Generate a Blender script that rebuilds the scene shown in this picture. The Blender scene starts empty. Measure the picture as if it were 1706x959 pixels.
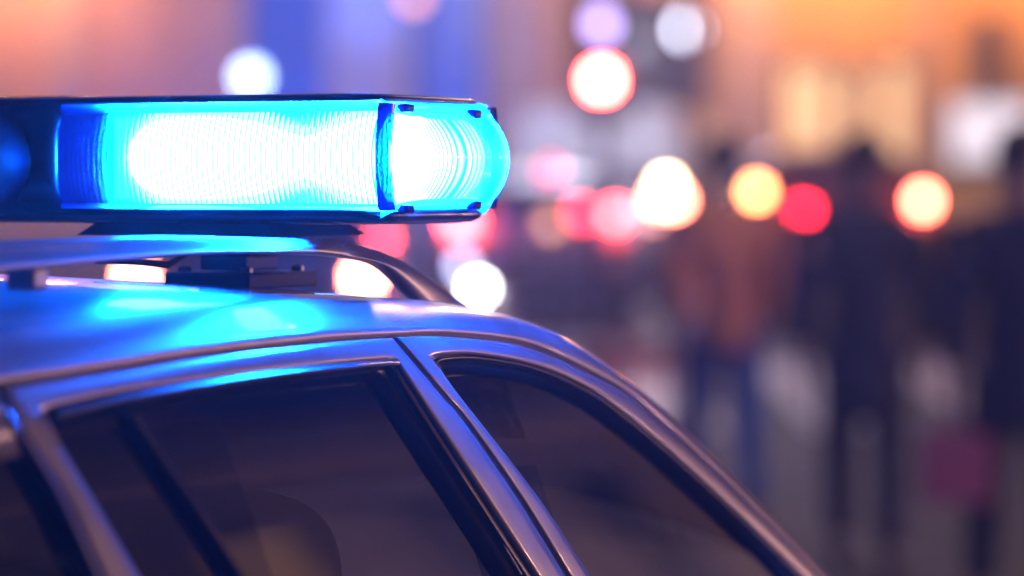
import bpy, bmesh, math, random
from mathutils import Vector, Matrix

random.seed(7)
SC = bpy.context.scene
COL = SC.collection

# ------------------------------------------------------------------ camera
TH = math.radians(27.0)            # camera heading, measured from the car's forward axis (+X)
CT, ST = math.cos(TH), math.sin(TH)
F = 5687.0                         # focal length in photo pixels (120 mm on 36 mm)
D0, UC, ZC = 3.95, 0.599, 1.60     # camera: metres behind origin, metres to the right, height
HOR = 305.0                        # horizon row in the photo
CAM = Vector((-D0*CT + UC*ST, -D0*ST - UC*CT, ZC))

cd = bpy.data.cameras.new('camera')
cam = bpy.data.objects.new('camera', cd); COL.objects.link(cam)
cam.location = CAM
cam.rotation_euler = (math.radians(90), 0, TH - math.radians(90))
cd.lens = 120.0; cd.sensor_width = 36.0
cd.shift_y = -(479.5 - HOR)/1706.0
cd.clip_start = 0.05; cd.clip_end = 2000
cd.dof.use_dof = True
cd.dof.focus_distance = 3.60
cd.dof.aperture_fstop = 2.1
cd.dof.aperture_blades = 0
SC.camera = cam

# ------------------------------------------------------------------ world, sun, exposure
W = bpy.data.worlds.new('World'); SC.world = W; W.use_nodes = True
wn = W.node_tree.nodes; wl = W.node_tree.links
sky = wn.new('ShaderNodeTexSky'); sky.sky_type = 'NISHITA'; sky.sun_disc = False
sky.sun_elevation = math.radians(1.0); sky.sun_rotation = math.radians(200)
sky.ozone_density = 10.0
bg = wn['Background']; bg.inputs['Strength'].default_value = 0.15
wl.new(sky.outputs[0], bg.inputs[0])
sd = bpy.data.lights.new('sun', 'SUN'); sun = bpy.data.objects.new('sun', sd); COL.objects.link(sun)
sd.energy = 0.01; sd.angle = math.radians(12); sd.color = (0.6, 0.7, 1.0)
sun.rotation_euler = (math.radians(70), 0, math.radians(200))

SC.view_settings.view_transform = 'Standard'
SC.view_settings.look = 'None'
SC.view_settings.gamma = 1.0
SC.view_settings.exposure = -0.8
SC.render.engine = 'CYCLES'
cy = SC.cycles
cy.use_denoising = True
cy.use_adaptive_sampling = False
cy.max_bounces = 10; cy.diffuse_bounces = 2; cy.glossy_bounces = 4
cy.transmission_bounces = 4; cy.transparent_max_bounces = 24; cy.volume_bounces = 0
cy.sample_clamp_indirect = 4.0
cy.caustics_reflective = False; cy.caustics_refractive = False

# ------------------------------------------------------------------ coordinates
def gz(d):
    """height of the street at a depth d in front of the camera: level by the car, gentle rise beyond"""
    return 0.0 if d < 15 else 0.02*(min(d, 60) - 15)
def at(d, u, z):
    """point at depth d, lateral u (both from the camera), height z"""
    w = d - D0; uu = u + UC
    return Vector((w*CT + uu*ST, w*ST - uu*CT, z))
def pu(px, d): return (px - 853.0)/F*d
def pz(py, d): return ZC - (py - HOR)/F*d
def pp(px, py, d): return at(d, pu(px, d), pz(py, d))
def ray(px, py):
    return (pp(px, py, 1.0) - CAM)

# ------------------------------------------------------------------ mesh helpers
def link(name, verts, faces, mat=None, parent=None, smooth=False, mats=None, idx=None):
    me = bpy.data.meshes.new(name)
    me.from_pydata([tuple(v) for v in verts], [], faces)
    bm = bmesh.new(); bm.from_mesh(me)
    bmesh.ops.recalc_face_normals(bm, faces=bm.faces); bm.to_mesh(me); bm.free()
    me.update()
    o = bpy.data.objects.new(name, me); COL.objects.link(o)
    for m in (mats or [mat]): me.materials.append(m)
    if idx:
        for p, i in zip(me.polygons, idx): p.material_index = i
    if smooth:
        for p in me.polygons: p.use_smooth = True
    if parent: o.parent = parent
    return o
def from_bm(name, bm, mat, parent=None, smooth=False):
    me = bpy.data.meshes.new(name); bm.to_mesh(me); bm.free()
    o = bpy.data.objects.new(name, me); COL.objects.link(o)
    me.materials.append(mat)
    if smooth:
        for p in me.polygons: p.use_smooth = True
    if parent: o.parent = parent
    return o
def empty(name, loc=(0,0,0), rz=0.0):
    o = bpy.data.objects.new(name, None); COL.objects.link(o)
    o.location = loc; o.rotation_euler = (0,0,rz); o.empty_display_size = 0.2
    return o
def tag(o, label=None, cat=None, group=None, kind=None):
    if label: o['label'] = label
    if cat: o['category'] = cat
    if group: o['group'] = group
    if kind: o['kind'] = kind
    return o
class MB:
    def __init__(s): s.v = []; s.f = []
    def box(s, x0, x1, y0, y1, z0, z1):
        n = len(s.v)
        s.v += [Vector(p) for p in ((x0,y0,z0),(x1,y0,z0),(x1,y1,z0),(x0,y1,z0),(x0,y0,z1),(x1,y0,z1),(x1,y1,z1),(x0,y1,z1))]
        s.f += [tuple(n+i for i in q) for q in ((3,2,1,0),(4,5,6,7),(0,1,5,4),(1,2,6,5),(2,3,7,6),(3,0,4,7))]
        return s
    def grid(s, rows, closed=False):
        """rows: list of equal-length point lists"""
        n = len(s.v); w = len(rows[0])
        for r in rows: s.v += [Vector(p) for p in r]
        for i in range(len(rows)-1):
            for j in range(w if closed else w-1):
                k = (j+1) % w
                s.f.append((n+i*w+j, n+i*w+k, n+(i+1)*w+k, n+(i+1)*w+j))
        return s
    def cap(s, pts):
        n = len(s.v); s.v += [Vector(p) for p in pts]; s.f.append(tuple(range(n, n+len(pts)))); return s
    def tube(s, path, r, seg=10, flat=1.0, caps=True):
        path = [Vector(p) for p in path]; rows = []
        for i, p in enumerate(path):
            t = (path[min(i+1, len(path)-1)] - path[max(i-1, 0)]).normalized()
            a = t.cross(Vector((0,0,1)))
            if a.length < 1e-4: a = Vector((1,0,0))
            a.normalize(); b = t.cross(a).normalized()
            rr = r[i] if isinstance(r, (list, tuple)) else r
            rows.append([p + a*rr*math.cos(2*math.pi*k/seg) + b*rr*flat*math.sin(2*math.pi*k/seg) for k in range(seg)])
        s.grid(rows, True)
        if caps: s.cap(rows[0]); s.cap(rows[-1])
        return s
    def lathe(s, prof, cx=0, cy=0, seg=20, axis='z', c=(0,0,0)):
        rows = []
        for r, h in prof:
            row = []
            for k in range(seg):
                a = 2*math.pi*k/seg; p = (r*math.cos(a), r*math.sin(a), h)
                if axis == 'x': p = (h, p[0], p[1])
                elif axis == 'y': p = (p[0], h, p[1])
                row.append(Vector(p) + Vector(c) + Vector((cx, cy, 0)))
            rows.append(row)
        s.grid(rows, True); s.cap(rows[0]); s.cap(rows[-1]); return s
    def build(s, name, mat, parent=None, smooth=False, bevel=0, seg=2):
        o = link(name, s.v, s.f, mat, parent, smooth)
        if bevel:
            m = o.modifiers.new('bevel', 'BEVEL'); m.width = bevel; m.segments = seg; m.limit_method = 'ANGLE'
        return o
def resample(pts, n):
    pts = [Vector(p) for p in pts]
    L = [0.0]
    for a, b in zip(pts, pts[1:]): L.append(L[-1] + (b-a).length)
    out = []; j = 0
    for i in range(n):
        t = L[-1]*i/(n-1)
        while j < len(L)-2 and L[j+1] < t: j += 1
        k = (t - L[j])/max(1e-9, L[j+1]-L[j])
        out.append(pts[j].lerp(pts[j+1], k))
    return out
def smooth_curve(pts, n):
    """Catmull-Rom through pts (2D or 3D), resampled to n points"""
    pts = [Vector(p) for p in pts]
    if len(pts) < 3: return resample(pts, n)
    P = [pts[0]*2 - pts[1]] + pts + [pts[-1]*2 - pts[-2]]
    fine = []
    for i in range(1, len(P)-2):
        for k in range(12):
            t = k/12; a, b, c, d = P[i-1], P[i], P[i+1], P[i+2]
            fine.append(0.5*((2*b) + (c-a)*t + (2*a-5*b+4*c-d)*t*t + (3*b-a-3*c+d)*t**3))
    fine.append(pts[-1])
    return resample(fine, n)

# ------------------------------------------------------------------ materials
def mat(name, base=(.5,.5,.5), rough=.5, metal=0, coat=0, coat_rough=.05, spec=.5, emit=None, estr=0,
        noise=0, nscale=8, bump=0, bscale=60, trans=0):
    m = bpy.data.materials.new(name); m.use_nodes = True
    nt = m.node_tree; b = nt.nodes['Principled BSDF']
    b.inputs['Base Color'].default_value = (*base, 1)
    b.inputs['Roughness'].default_value = rough
    b.inputs['Metallic'].default_value = metal
    b.inputs['Coat Weight'].default_value = coat
    b.inputs['Coat Roughness'].default_value = coat_rough
    b.inputs['Specular IOR Level'].default_value = spec
    if emit:
        b.inputs['Emission Color'].default_value = (*emit, 1); b.inputs['Emission Strength'].default_value = estr
    if noise:
        tc = nt.nodes.new('ShaderNodeTexCoord'); n = nt.nodes.new('ShaderNodeTexNoise')
        n.inputs['Scale'].default_value = nscale; n.inputs['Detail'].default_value = 6
        nt.links.new(tc.outputs['Object'], n.inputs['Vector'])
        r = nt.nodes.new('ShaderNodeValToRGB')
        r.color_ramp.elements[0].position = .3; r.color_ramp.elements[1].position = .7
        r.color_ramp.elements[0].color = (*[c*(1-noise) for c in base], 1)
        r.color_ramp.elements[1].color = (*[min(1, c*(1+noise)) for c in base], 1)
        nt.links.new(n.outputs['Fac'], r.inputs['Fac']); nt.links.new(r.outputs['Color'], b.inputs['Base Color'])
        mr = nt.nodes.new('ShaderNodeMapRange')
        mr.inputs['To Min'].default_value = max(0.02, rough*(1-noise*.6)); mr.inputs['To Max'].default_value = min(1, rough*(1+noise*.6))
        nt.links.new(n.outputs['Fac'], mr.inputs['Value']); nt.links.new(mr.outputs['Result'], b.inputs['Roughness'])
    if bump:
        tc = nt.nodes.new('ShaderNodeTexCoord'); n = nt.nodes.new('ShaderNodeTexNoise')
        n.inputs['Scale'].default_value = bscale; n.inputs['Detail'].default_value = 4
        nt.links.new(tc.outputs['Object'], n.inputs['Vector'])
        bp = nt.nodes.new('ShaderNodeBump'); bp.inputs['Strength'].default_value = bump; bp.inputs['Distance'].default_value = .01
        nt.links.new(n.outputs['Fac'], bp.inputs['Height']); nt.links.new(bp.outputs['Normal'], b.inputs['Normal'])
    return m
def emitter(name, color, strength):
    m = bpy.data.materials.new(name); m.use_nodes = True; nt = m.node_tree
    for n in list(nt.nodes): nt.nodes.remove(n)
    e = nt.nodes.new('ShaderNodeEmission'); o = nt.nodes.new('ShaderNodeOutputMaterial')
    e.inputs[0].default_value = (*color, 1); e.inputs[1].default_value = strength
    nt.links.new(e.outputs[0], o.inputs[0]); return m
def window_glass(name, tint, rough=.0, ior=1.5):
    """thin sheet of tinted glass: clear tint straight through, Fresnel reflection on top, a little dust"""
    m = bpy.data.materials.new(name); m.use_nodes = True; nt = m.node_tree
    for n in list(nt.nodes): nt.nodes.remove(n)
    out = nt.nodes.new('ShaderNodeOutputMaterial'); mix = nt.nodes.new('ShaderNodeMixShader')
    t = nt.nodes.new('ShaderNodeBsdfTransparent'); t.inputs[0].default_value = (*tint, 1)
    d = nt.nodes.new('ShaderNodeBsdfDiffuse'); d.inputs[0].default_value = (.30,.31,.33,1)
    tc = nt.nodes.new('ShaderNodeTexCoord'); nz = nt.nodes.new('ShaderNodeTexNoise'); nz.inputs['Scale'].default_value = 5; nz.inputs['Detail'].default_value = 8
    mp = nt.nodes.new('ShaderNodeMapRange'); mp.inputs['From Min'].default_value = .35; mp.inputs['From Max'].default_value = .75
    mp.inputs['To Min'].default_value = .004; mp.inputs['To Max'].default_value = .035
    nt.links.new(tc.outputs['Object'], nz.inputs['Vector']); nt.links.new(nz.outputs['Fac'], mp.inputs['Value'])
    dm = nt.nodes.new('ShaderNodeMixShader')
    nt.links.new(mp.outputs['Result'], dm.inputs[0]); nt.links.new(t.outputs[0], dm.inputs[1]); nt.links.new(d.outputs[0], dm.inputs[2])
    g = nt.nodes.new('ShaderNodeBsdfGlossy'); g.inputs['Roughness'].default_value = rough; g.inputs[0].default_value = (1,1,1,1)
    fr = nt.nodes.new('ShaderNodeFresnel'); fr.inputs[0].default_value = ior
    nt.links.new(fr.outputs[0], mix.inputs[0]); nt.links.new(dm.outputs[0], mix.inputs[1]); nt.links.new(g.outputs[0], mix.inputs[2])
    nt.links.new(mix.outputs[0], out.inputs[0]); return m
def lens_plastic(name, tint, scatter, sc_amt):
    """ribbed lamp lens: clear tint where it faces you, milky and darker on the flanks of each rib"""
    m = bpy.data.materials.new(name); m.use_nodes = True; nt = m.node_tree
    for n in list(nt.nodes): nt.nodes.remove(n)
    out = nt.nodes.new('ShaderNodeOutputMaterial')
    t = nt.nodes.new('ShaderNodeBsdfTransparent')
    lw = nt.nodes.new('ShaderNodeLayerWeight'); lw.inputs['Blend'].default_value = .5
    ramp = nt.nodes.new('ShaderNodeValToRGB'); e = ramp.color_ramp.elements
    e[0].position = .22; e[0].color = (*tint, 1); e[1].position = .58; e[1].color = (*[c**6*.25 for c in tint], 1)
    nt.links.new(lw.outputs['Facing'], ramp.inputs[0]); nt.links.new(ramp.outputs[0], t.inputs[0])
    tr = nt.nodes.new('ShaderNodeBsdfTranslucent'); tr.inputs[0].default_value = (*scatter, 1)
    df = nt.nodes.new('ShaderNodeBsdfDiffuse'); df.inputs[0].default_value = (*scatter, 1)
    m1 = nt.nodes.new('ShaderNodeMixShader'); m1.inputs[0].default_value = .35
    nt.links.new(tr.outputs[0], m1.inputs[1]); nt.links.new(df.outputs[0], m1.inputs[2])
    rf = nt.nodes.new('ShaderNodeBsdfRefraction'); rf.inputs['IOR'].default_value = 1.32; rf.inputs['Roughness'].default_value = .12
    nt.links.new(ramp.outputs[0], rf.inputs[0])
    m0 = nt.nodes.new('ShaderNodeMixShader'); m0.inputs[0].default_value = .45
    nt.links.new(t.outputs[0], m0.inputs[1]); nt.links.new(rf.outputs[0], m0.inputs[2])
    m2 = nt.nodes.new('ShaderNodeMixShader'); m2.inputs[0].default_value = sc_amt
    nt.links.new(m0.outputs[0], m2.inputs[1]); nt.links.new(m1.outputs[0], m2.inputs[2])
    g = nt.nodes.new('ShaderNodeBsdfGlossy'); g.inputs['Roughness'].default_value = .08
    fr = nt.nodes.new('ShaderNodeFresnel'); fr.inputs[0].default_value = 1.45
    m3 = nt.nodes.new('ShaderNodeMixShader')
    nt.links.new(fr.outputs[0], m3.inputs[0]); nt.links.new(m2.outputs[0], m3.inputs[1]); nt.links.new(g.outputs[0], m3.inputs[2])
    nt.links.new(m3.outputs[0], out.inputs[0]); return m

M = {}
M['paint'] = mat('silver_paint', (.56,.56,.59), .34, metal=.25, coat=1.0, coat_rough=.07, noise=.09, nscale=22)
M['black_trim'] = mat('black_trim', (.012,.012,.014), .22, spec=.6)
M['rubber'] = mat('rubber', (.012,.012,.013), .55)
M['matte_black'] = mat('matte_black', (.02,.02,.022), .6, noise=.2, nscale=20)
M['glossy_black'] = mat('glossy_black', (.010,.010,.012), .25, coat=.4, coat_rough=.08)
M['rail'] = mat('rail_anodised', (.42,.43,.45), .33, metal=.45, noise=.06, nscale=20)
M['glass'] = window_glass('car_glass', (.42,.42,.45), ior=1.75)
M['glass_dark'] = window_glass('privacy_glass', (.10,.10,.12))
M['cloth'] = mat('seat_cloth', (.03,.03,.035), .9, noise=.2, nscale=30)
M['headliner'] = mat('headliner', (.25,.24,.23), .9)
M['tyre'] = mat('tyre', (.02,.02,.02), .85); M['rim'] = mat('wheel_rim', (.5,.5,.52), .3, metal=.9)
M['lens'] = lens_plastic('blue_lens', (.55,.90,1.0), (.10,.42,.95), .16)
M['lens_rim'] = lens_plastic('blue_lens_rim', (.30,.65,1.0), (.10,.42,.95), .45)
M['lamp_core'] = emitter('blue_flash_core', (.0026,.13,1.0), 2500)
M['asphalt'] = mat('asphalt', (.034,.034,.038), .75, noise=.35, nscale=3, bump=.4, bscale=120)
M['marking'] = mat('road_paint', (.72,.72,.70), .6, noise=.12, nscale=6)
M['kerb'] = mat('kerb_stone', (.30,.29,.28), .75, noise=.15, nscale=5)
M['pave'] = mat('pavement', (.24,.23,.22), .75, noise=.2, nscale=4)

# ------------------------------------------------------------------ street
def build_street():
    us = [-60, -20, -8, 0, 8, 20, 60]
    ds = [-30, -5, 0, 3, 6, 10, 15, 20, 25, 30, 40, 50, 60, 120, 400]
    b = MB(); b.grid([[at(d, u*(1 if d < 100 else 8), gz(d)) for u in us] for d in ds])
    tag(b.build('road', M['asphalt']), kind='structure')
    road = bpy.data.objects['road']
    # zebra crossing: white bars on the road between the car and the houses
    for i in range(14):
        d0, d1 = 20.5, 26.0
        u = -4.2 + i*1.0
        b = MB(); b.grid([[at(d, u + k*.5, gz(d) + .005) for k in (0, 1)] for d in (d0, 22, 24, d1)])
        b.build('crossing_stripe', M['marking'], road)
    b = MB(); prof = [(45.2, -.05), (45.2, .13), (45.5, .14), (50.0, .17)]
    k = MB(); k.grid([[at(d, u, gz(d) + h) for u in (-30, -10, 0, 10, 30)] for d, h in prof[:3]])
    kb = k.build('kerb', M['kerb']); tag(kb, kind='structure')
    p = MB(); p.grid([[at(d, u, gz(d) + h) for u in (-30, -10, 0, 10, 30)] for d, h in prof[2:]])
    tag(p.build('pavement', M['pave']), kind='structure')
build_street()

# ------------------------------------------------------------------ houses across the street
def quad_box(d0, d1, u0, u1, z0, z1, at=at):
    P = [at(d, u, z) for z in (z0, z1) for (d, u) in ((d0,u0),(d0,u1),(d1,u1),(d1,u0))]
    b = MB(); b.v = P
    b.f = [(3,2,1,0),(4,5,6,7),(0,1,5,4),(1,2,6,5),(2,3,7,6),(3,0,4,7)]
    return b
FD = 50.0
M['stucco_peach'] = mat('stucco_peach', (.62,.42,.32), .85, noise=.12, nscale=1.2, bump=.3, bscale=30)
M['stucco_ochre'] = mat('stucco_ochre', (.66,.43,.14), .85, noise=.12, nscale=1.2, bump=.3, bscale=30)
M['stone'] = mat('pilaster_stone', (.60,.50,.43), .8, noise=.12, nscale=2)
M['dark_frame'] = mat('dark_frame', (.03,.025,.03), .5)
M['dark_pane'] = mat('dark_pane', (.012,.014,.022), .08)
M['roof_tile'] = mat('roof_tile', (.18,.07,.05), .8, noise=.3, nscale=4)
M['warm_glow'] = mat('lit_shop_interior', (.6,.45,.25), .8, emit=(1.0,.50,.16), estr=1.0)
M['pale_glow'] = mat('lit_shop_blind', (.7,.6,.45), .8, emit=(1.0,.60,.26), estr=1.7)
M['halo_pane'] = mat('blue_halo_pane', (.02,.03,.08), .2, emit=(.002,.075,.85), estr=1.05)  # pane glow is added, it stands in for the light bar's halo
M['sign_glow'] = mat('lit_sign_panel', (.7,.7,.7), .5, emit=(.72,.78,.95), estr=1.8)

def house(name, label, px0, px1, wall, bays, height, lit=None, pil=(), lamps=(), at=at, FD=FD, pu=pu, pz=pz, gz=gz):
    """bays: (px0, px1, py_top, kind) openings in the ground floor wall"""
    u0, u1 = pu(px0, FD), pu(px1, FD)
    root = empty(name, at(FD + 4, (u0+u1)/2, gz(FD)))
    tag(root, label, 'building')
    inv = Matrix.Translation(-root.location)
    def add(b, nm, m, par=None, **k):
        for i, v in enumerate(b.v): b.v[i] = inv @ v
        o = b.build(nm, M[m], None, **k); o.parent = par or root; return o
    qb = lambda *a: quad_box(*a, at=at)
    zb = gz(FD) + .15; zt = zb + height
    # ground floor wall in pieces round the openings
    edges = sorted([(pu(a, FD), pu(c, FD), pz(t, FD), kind) for a, c, t, kind in bays])
    x = u0
    wb = MB()
    def acc(bb):
        n = len(wb.v); wb.v += bb.v; wb.f += [tuple(n+i for i in f) for f in bb.f]
    for a, c, t, kind in edges:
        if a > x + .01: acc(qb(FD, FD+.5, x, a, zb-.3, zt))
        acc(qb(FD, FD+.5, a, c, t, zt))
        acc(qb(FD, FD+.5, a, c, zb-.3, zb+.35))
        x = c
    if x < u1: acc(qb(FD, FD+.5, x, u1, zb-.3, zt))
    add(wb, 'wall', wall)
    add(qb(FD+.5, FD+9, u0, u1, zb-.3, zt-.02), 'rear_wall', wall)
    for a, c, t, kind in edges:
        fr = MB()
        for q in ((a, a+.08, zb+.35, t), (c-.08, c, zb+.35, t), (a+.08, c-.08, t-.08, t), (a+.08, c-.08, zb+.35, zb+.43)):
            bb = qb(FD+.18, FD+.28, q[0], q[1], q[2], q[3]); n = len(fr.v); fr.v += bb.v; fr.f += [tuple(n+i for i in f) for f in bb.f]
        w = add(fr, 'window', 'dark_frame')
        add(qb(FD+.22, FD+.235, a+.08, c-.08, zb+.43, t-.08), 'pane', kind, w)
    for (a, c, top) in pil:
        add(qb(FD-.16, FD-.003, pu(a, FD), pu(c, FD), zb, pz(top, FD)), 'pilaster', 'stone', bevel=.02)
    # upper windows
    n = max(2, int((u1-u0)/2.2)); z = zb + 4.3
    while z + 1.9 < zt:
        for i in range(n):
            uc = u0 + (i+.5)*(u1-u0)/n
            w = add(qb(FD-.06, FD-.004, uc-.6, uc+.6, z-.1, z+1.8), 'window', 'stone')
            add(qb(FD-.075, FD-.062, uc-.5, uc+.5, z, z+1.7), 'pane', 'dark_pane' if (i*7+int(z*3)) % 4 else 'warm_glow', w)
        z += 3.1
    add(qb(FD-.35, FD-.005, u0, u1, zt-.5, zt-.1), 'cornice', 'stone', bevel=.03)
    rb = MB(); ridge = zt + 2.4
    rb.v = [at(FD-.5, u0, zt), at(FD-.5, u1, zt), at(FD+9, u1, zt), at(FD+9, u0, zt), at(FD+4, u0, ridge), at(FD+4, u1, ridge)]
    rb.f = [(0,1,5,4), (2,3,4,5), (1,2,5), (3,0,4), (3,2,1,0)]
    add(rb, 'roof', 'roof_tile')
    for lp, ze, power, colr in lamps:
        u = pu(lp, FD); arm = MB(); arm.tube([at(FD, u, ze+.25) - root.location, at(FD-.7, u, ze+.3) - root.location, at(FD-1.3, u, ze+.2) - root.location], .03, 6)
        ar = arm.build('lantern_arm', M['dark_frame'], root)
        hd = MB(); hd.lathe([(.05,.18),(.16,.12),(.18,.0),(.13,-.22),(.03,-.25)], seg=12, c=at(FD-1.3, u, ze) - root.location)
        hd.build('lantern_glass', emitter('lantern_glass', colr, 6), ar)
        ld = bpy.data.lights.new('lantern_light', 'POINT'); ld.energy = power; ld.color = colr; ld.shadow_soft_size = .2
        lo = bpy.data.objects.new('lantern_light', ld); COL.objects.link(lo); lo.parent = root
        lo.location = at(FD-1.3, u, ze-.4) - root.location
    return root

house('townhouse', 'peach stucco town house with tall ground floor windows given an added blue halo glow', -700, 925, 'stucco_peach',
      [(-420,-260,-60,'dark_pane'), (405,548,-60,'halo_pane'), (680,808,-60,'halo_pane')], 10.5,
      pil=[(85,130,-200), (545,680,-200), (830,905,-200)],
      lamps=[(20,5.6,460,(1.0,.38,.12)), (130,5.6,240,(1.0,.38,.14)), (610,4.9,300,(.01,.14,1.0)), (880,5.6,35,(1.0,.34,.26))])  # blue lantern is added to carry the light bar's halo onto the wall
house('corner_shop', 'ochre house with brightly lit shop windows behind the pedestrians', 927, 2300, 'stucco_ochre',
      [(985,1180,-10,'dark_pane'), (1300,1392,100,'pale_glow'), (1400,1450,110,'pale_glow'), (1465,1525,95,'pale_glow'), (1900,2100,60,'warm_glow')], 10.0,
      pil=[(1205,1290,-200), (1527,1550,-200)],
      lamps=[(1235,5.6,400,(1.0,.36,.08)), (1430,5.6,450,(1.0,.36,.08)), (1690,5.6,420,(1.0,.34,.08))])
# the row on the car's right, seen only as reflections in its flank and glass
def side_at(d, u, z): return Vector((u, -9.0 - (d-50.0), z))
for i, (x0, x1, wl_, nm, lb) in enumerate(((2, 11, 'stucco_peach', 'row_house', 'plain peach row house on the near side of the street'), (11.1, 21, 'stone', 'row_house', 'grey stone row house between its peach and ochre neighbours'), (21.1, 33, 'stucco_ochre', 'row_house', 'ochre row house at the far end of the near side row'))):
    house(nm, lb, x0, x1, wl_, [(x0+1, x0+2.4, 2.7, 'dark_pane'), (x0+3.4, x0+5.4, 2.7, 'dark_pane'), (x0+6.6, x0+7.8, 2.7, 'dark_pane')], 7.6,
          lamps=[(x0+2.9, 2.9, 360 + 170*i, (1.0,.50,.45)), (x0+6.0, 2.9, 360 + 170*i, (1.0,.50,.45))], at=side_at, pu=lambda p, d: p, pz=lambda p, d: p, gz=lambda d: 0.0)

# ------------------------------------------------------------------ the police car
def ys(z):
    T = [(1.60,.45), (1.50,.525), (1.48,.555), (1.445,.597), (1.40,.622), (1.30,.664), (1.20,.702), (1.10,.738), (1.0,.772), (.9,.80), (.7,.85), (.5,.86), (.3,.83)]
    if z >= T[0][0]: return T[0][1]
    for (za, ya), (zb, yb) in zip(T, T[1:]):
        if z >= zb: return ya + (yb-ya)*(za-z)/(za-zb)
    return T[-1][1]
def on_side(px, py, inset=0.0):
    """where the sight line through a pixel meets the car's right flank"""
    r = ray(px, py); lo, hi = 1.0, 7.0
    for _ in range(50):
        t = (lo+hi)/2; p = CAM + r*t
        if p.y < -(ys(p.z) - inset): lo = t
        else: hi = t
    return CAM + r*((lo+hi)/2)
def on_y(px, py, y):
    r = ray(px, py); t = (y - CAM.y)/r.y
    return CAM + r*t
def side_pt(x, z, inset=0.0): return Vector((x, -(ys(z) - inset), z))
def crv(pts, n, inset=0.0):
    c = smooth_curve([Vector((a, b, 0)) for a, b in pts], n)
    return [on_side(p.x, p.y, inset) for p in c]
BELT = 0.99
def extend_down(pts, first=True):
    """continue a pillar line straight down to the belt line"""
    P = pts if first else pts[::-1]
    a, b = P[0], P[4]
    out = []
    for i in range(8):
        z = BELT + (a.z-BELT)*i/8.0
        k = (z-a.z)/(b.z-a.z) if abs(b.z-a.z) > 1e-4 else 0
        out.append(side_pt(a.x + (b.x-a.x)*k, z))
    r = out + P
    return r if first else r[::-1]
def mirror(P): return [Vector((p.x, -p.y, p.z)) for p in P]

car = empty('police_car', (0,0,0))
tag(car, 'silver estate police car with a flashing blue light bar on its roof rails', 'police car')

S1 = [(-260,678), (-120,659), (0,636), (100,621), (197,607), (310,590), (422,576), (480,569.5), (560,561), (656,556), (728,553), (828,562), (895,577), (967,610), (1050,656), (1130,726), (1200,791), (1300,889), (1366,958)]
L0 = [(-260,578), (-120,560), (0,546), (150,527), (280,510), (400,501.5), (480,498), (597,496.5), (676,498), (740,505), (788,514), (850,526), (930,556), (1000,600), (1060,643), (1100,677), (1200,769), (1330,906), (1381,958)]
NC = 90
s1 = crv(S1, NC)
def l0_y(px):
    if px < 676: return -.541
    return -.541 - (.705-.541)*(px-676)/(1381-676.0)
l0p = smooth_curve([Vector((a,b,0)) for a,b in L0], NC)
l0 = [on_y(p.x, p.y, l0_y(p.x)) for p in l0p]
# extend both to the tail of the estate and down to the foot of the windscreen pillar
def ext_rear(P, dx):
    a, b = P[0], P[12]; s = (a-b)/(a.x-b.x)
    return [a + s*(-d) + Vector((0, .06*(d/1.2)**2*1.0, -.035*(d/1.2)**2)) for d in dx[::-1]] + P
XR = [.15, .3, .45, .6, .75]
s1f = ext_rear(s1, XR); l0f = ext_rear(l0, XR)
def ext_front(P):
    a, b = P[-1], P[-6]; s = (a-b)/(a.z-b.z)
    return P + [a + s*(z-a.z) for z in (1.06, 1.02, .985)]
s1f = ext_front(s1f); l0f = ext_front(l0f)

def cant_rows():
    rows = []
    n = 7
    for dy, dz in ((.060,-.010), (.036,.0035), (.016,.0042)):   # rounded outer edge of the windscreen pillar
        rows.append([p + Vector((0, dy, dz))*(lambda q: q*q*(3-2*q))(max(0.0, min(1.0, (p.x-.0)/.4))) + Vector((0, .0002*dy, 0)) for p in l0f])
    for i in range(n):
        t = i/(n-1); r = []
        for a, b in zip(l0f, s1f):
            p = a.lerp(b, t); w = (b-a).length
            p = p + Vector((0, -.75, .66))*math.sin(math.pi*t)*min(.0045, w*.085)
            r.append(p)
        # lower edge turns in behind the door frames
        rows.append(r)
    rows.append([p + Vector((0, .010, -.006)) for p in rows[-1]])
    rows.append([p + Vector((0, .03, -.004)) for p in rows[-1]])
    return rows
def both(name, fn_rows, m, parent=car, smooth=True, **k):
    """build a flank part for the right side and its mirror for the left"""
    out = []
    for s in (0, 1):
        b = MB()
        rows = fn_rows
        b.grid([mirror(r) for r in rows] if s else rows)
        out.append(b.build(name, m, parent if not isinstance(parent, (list, tuple)) else parent[s], smooth, **k))
    return out
both('roof_side', cant_rows(), M['paint'])

# roof skin with a shallow ditch next to the side rail
roof_end = 0
for i, p in enumerate(l0f):
    if p.x < .30: roof_end = i
def roof_rows():
    rows = []
    for p in l0f[:roof_end+1]:
        h = abs(p.y); row = []
        front = max(0, (p.x-.05)/.25)
        crown = .010 + .024*max(0, min(1, (.15-p.x)/.7))
        for k in range(-16, 17):
            t = k/16; y = -t*h*-1
            e = min(1, (1-abs(t))/.045)
            z = p.z + crown*(1-abs(t)**2.2) - .006*(1-e)
            row.append(Vector((p.x + .10*front*(1-t*t), t*h*.997, z)))
        rows.append(row)
    return rows
rr = roof_rows()
b = MB(); b.grid(rr); roof = b.build('roof', M['paint'], car, True)
b = MB(); b.grid([[q - Vector((0,0,.035)) for q in r] for r in rr]); b.build('headliner', M['headliner'], car, True)

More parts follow.
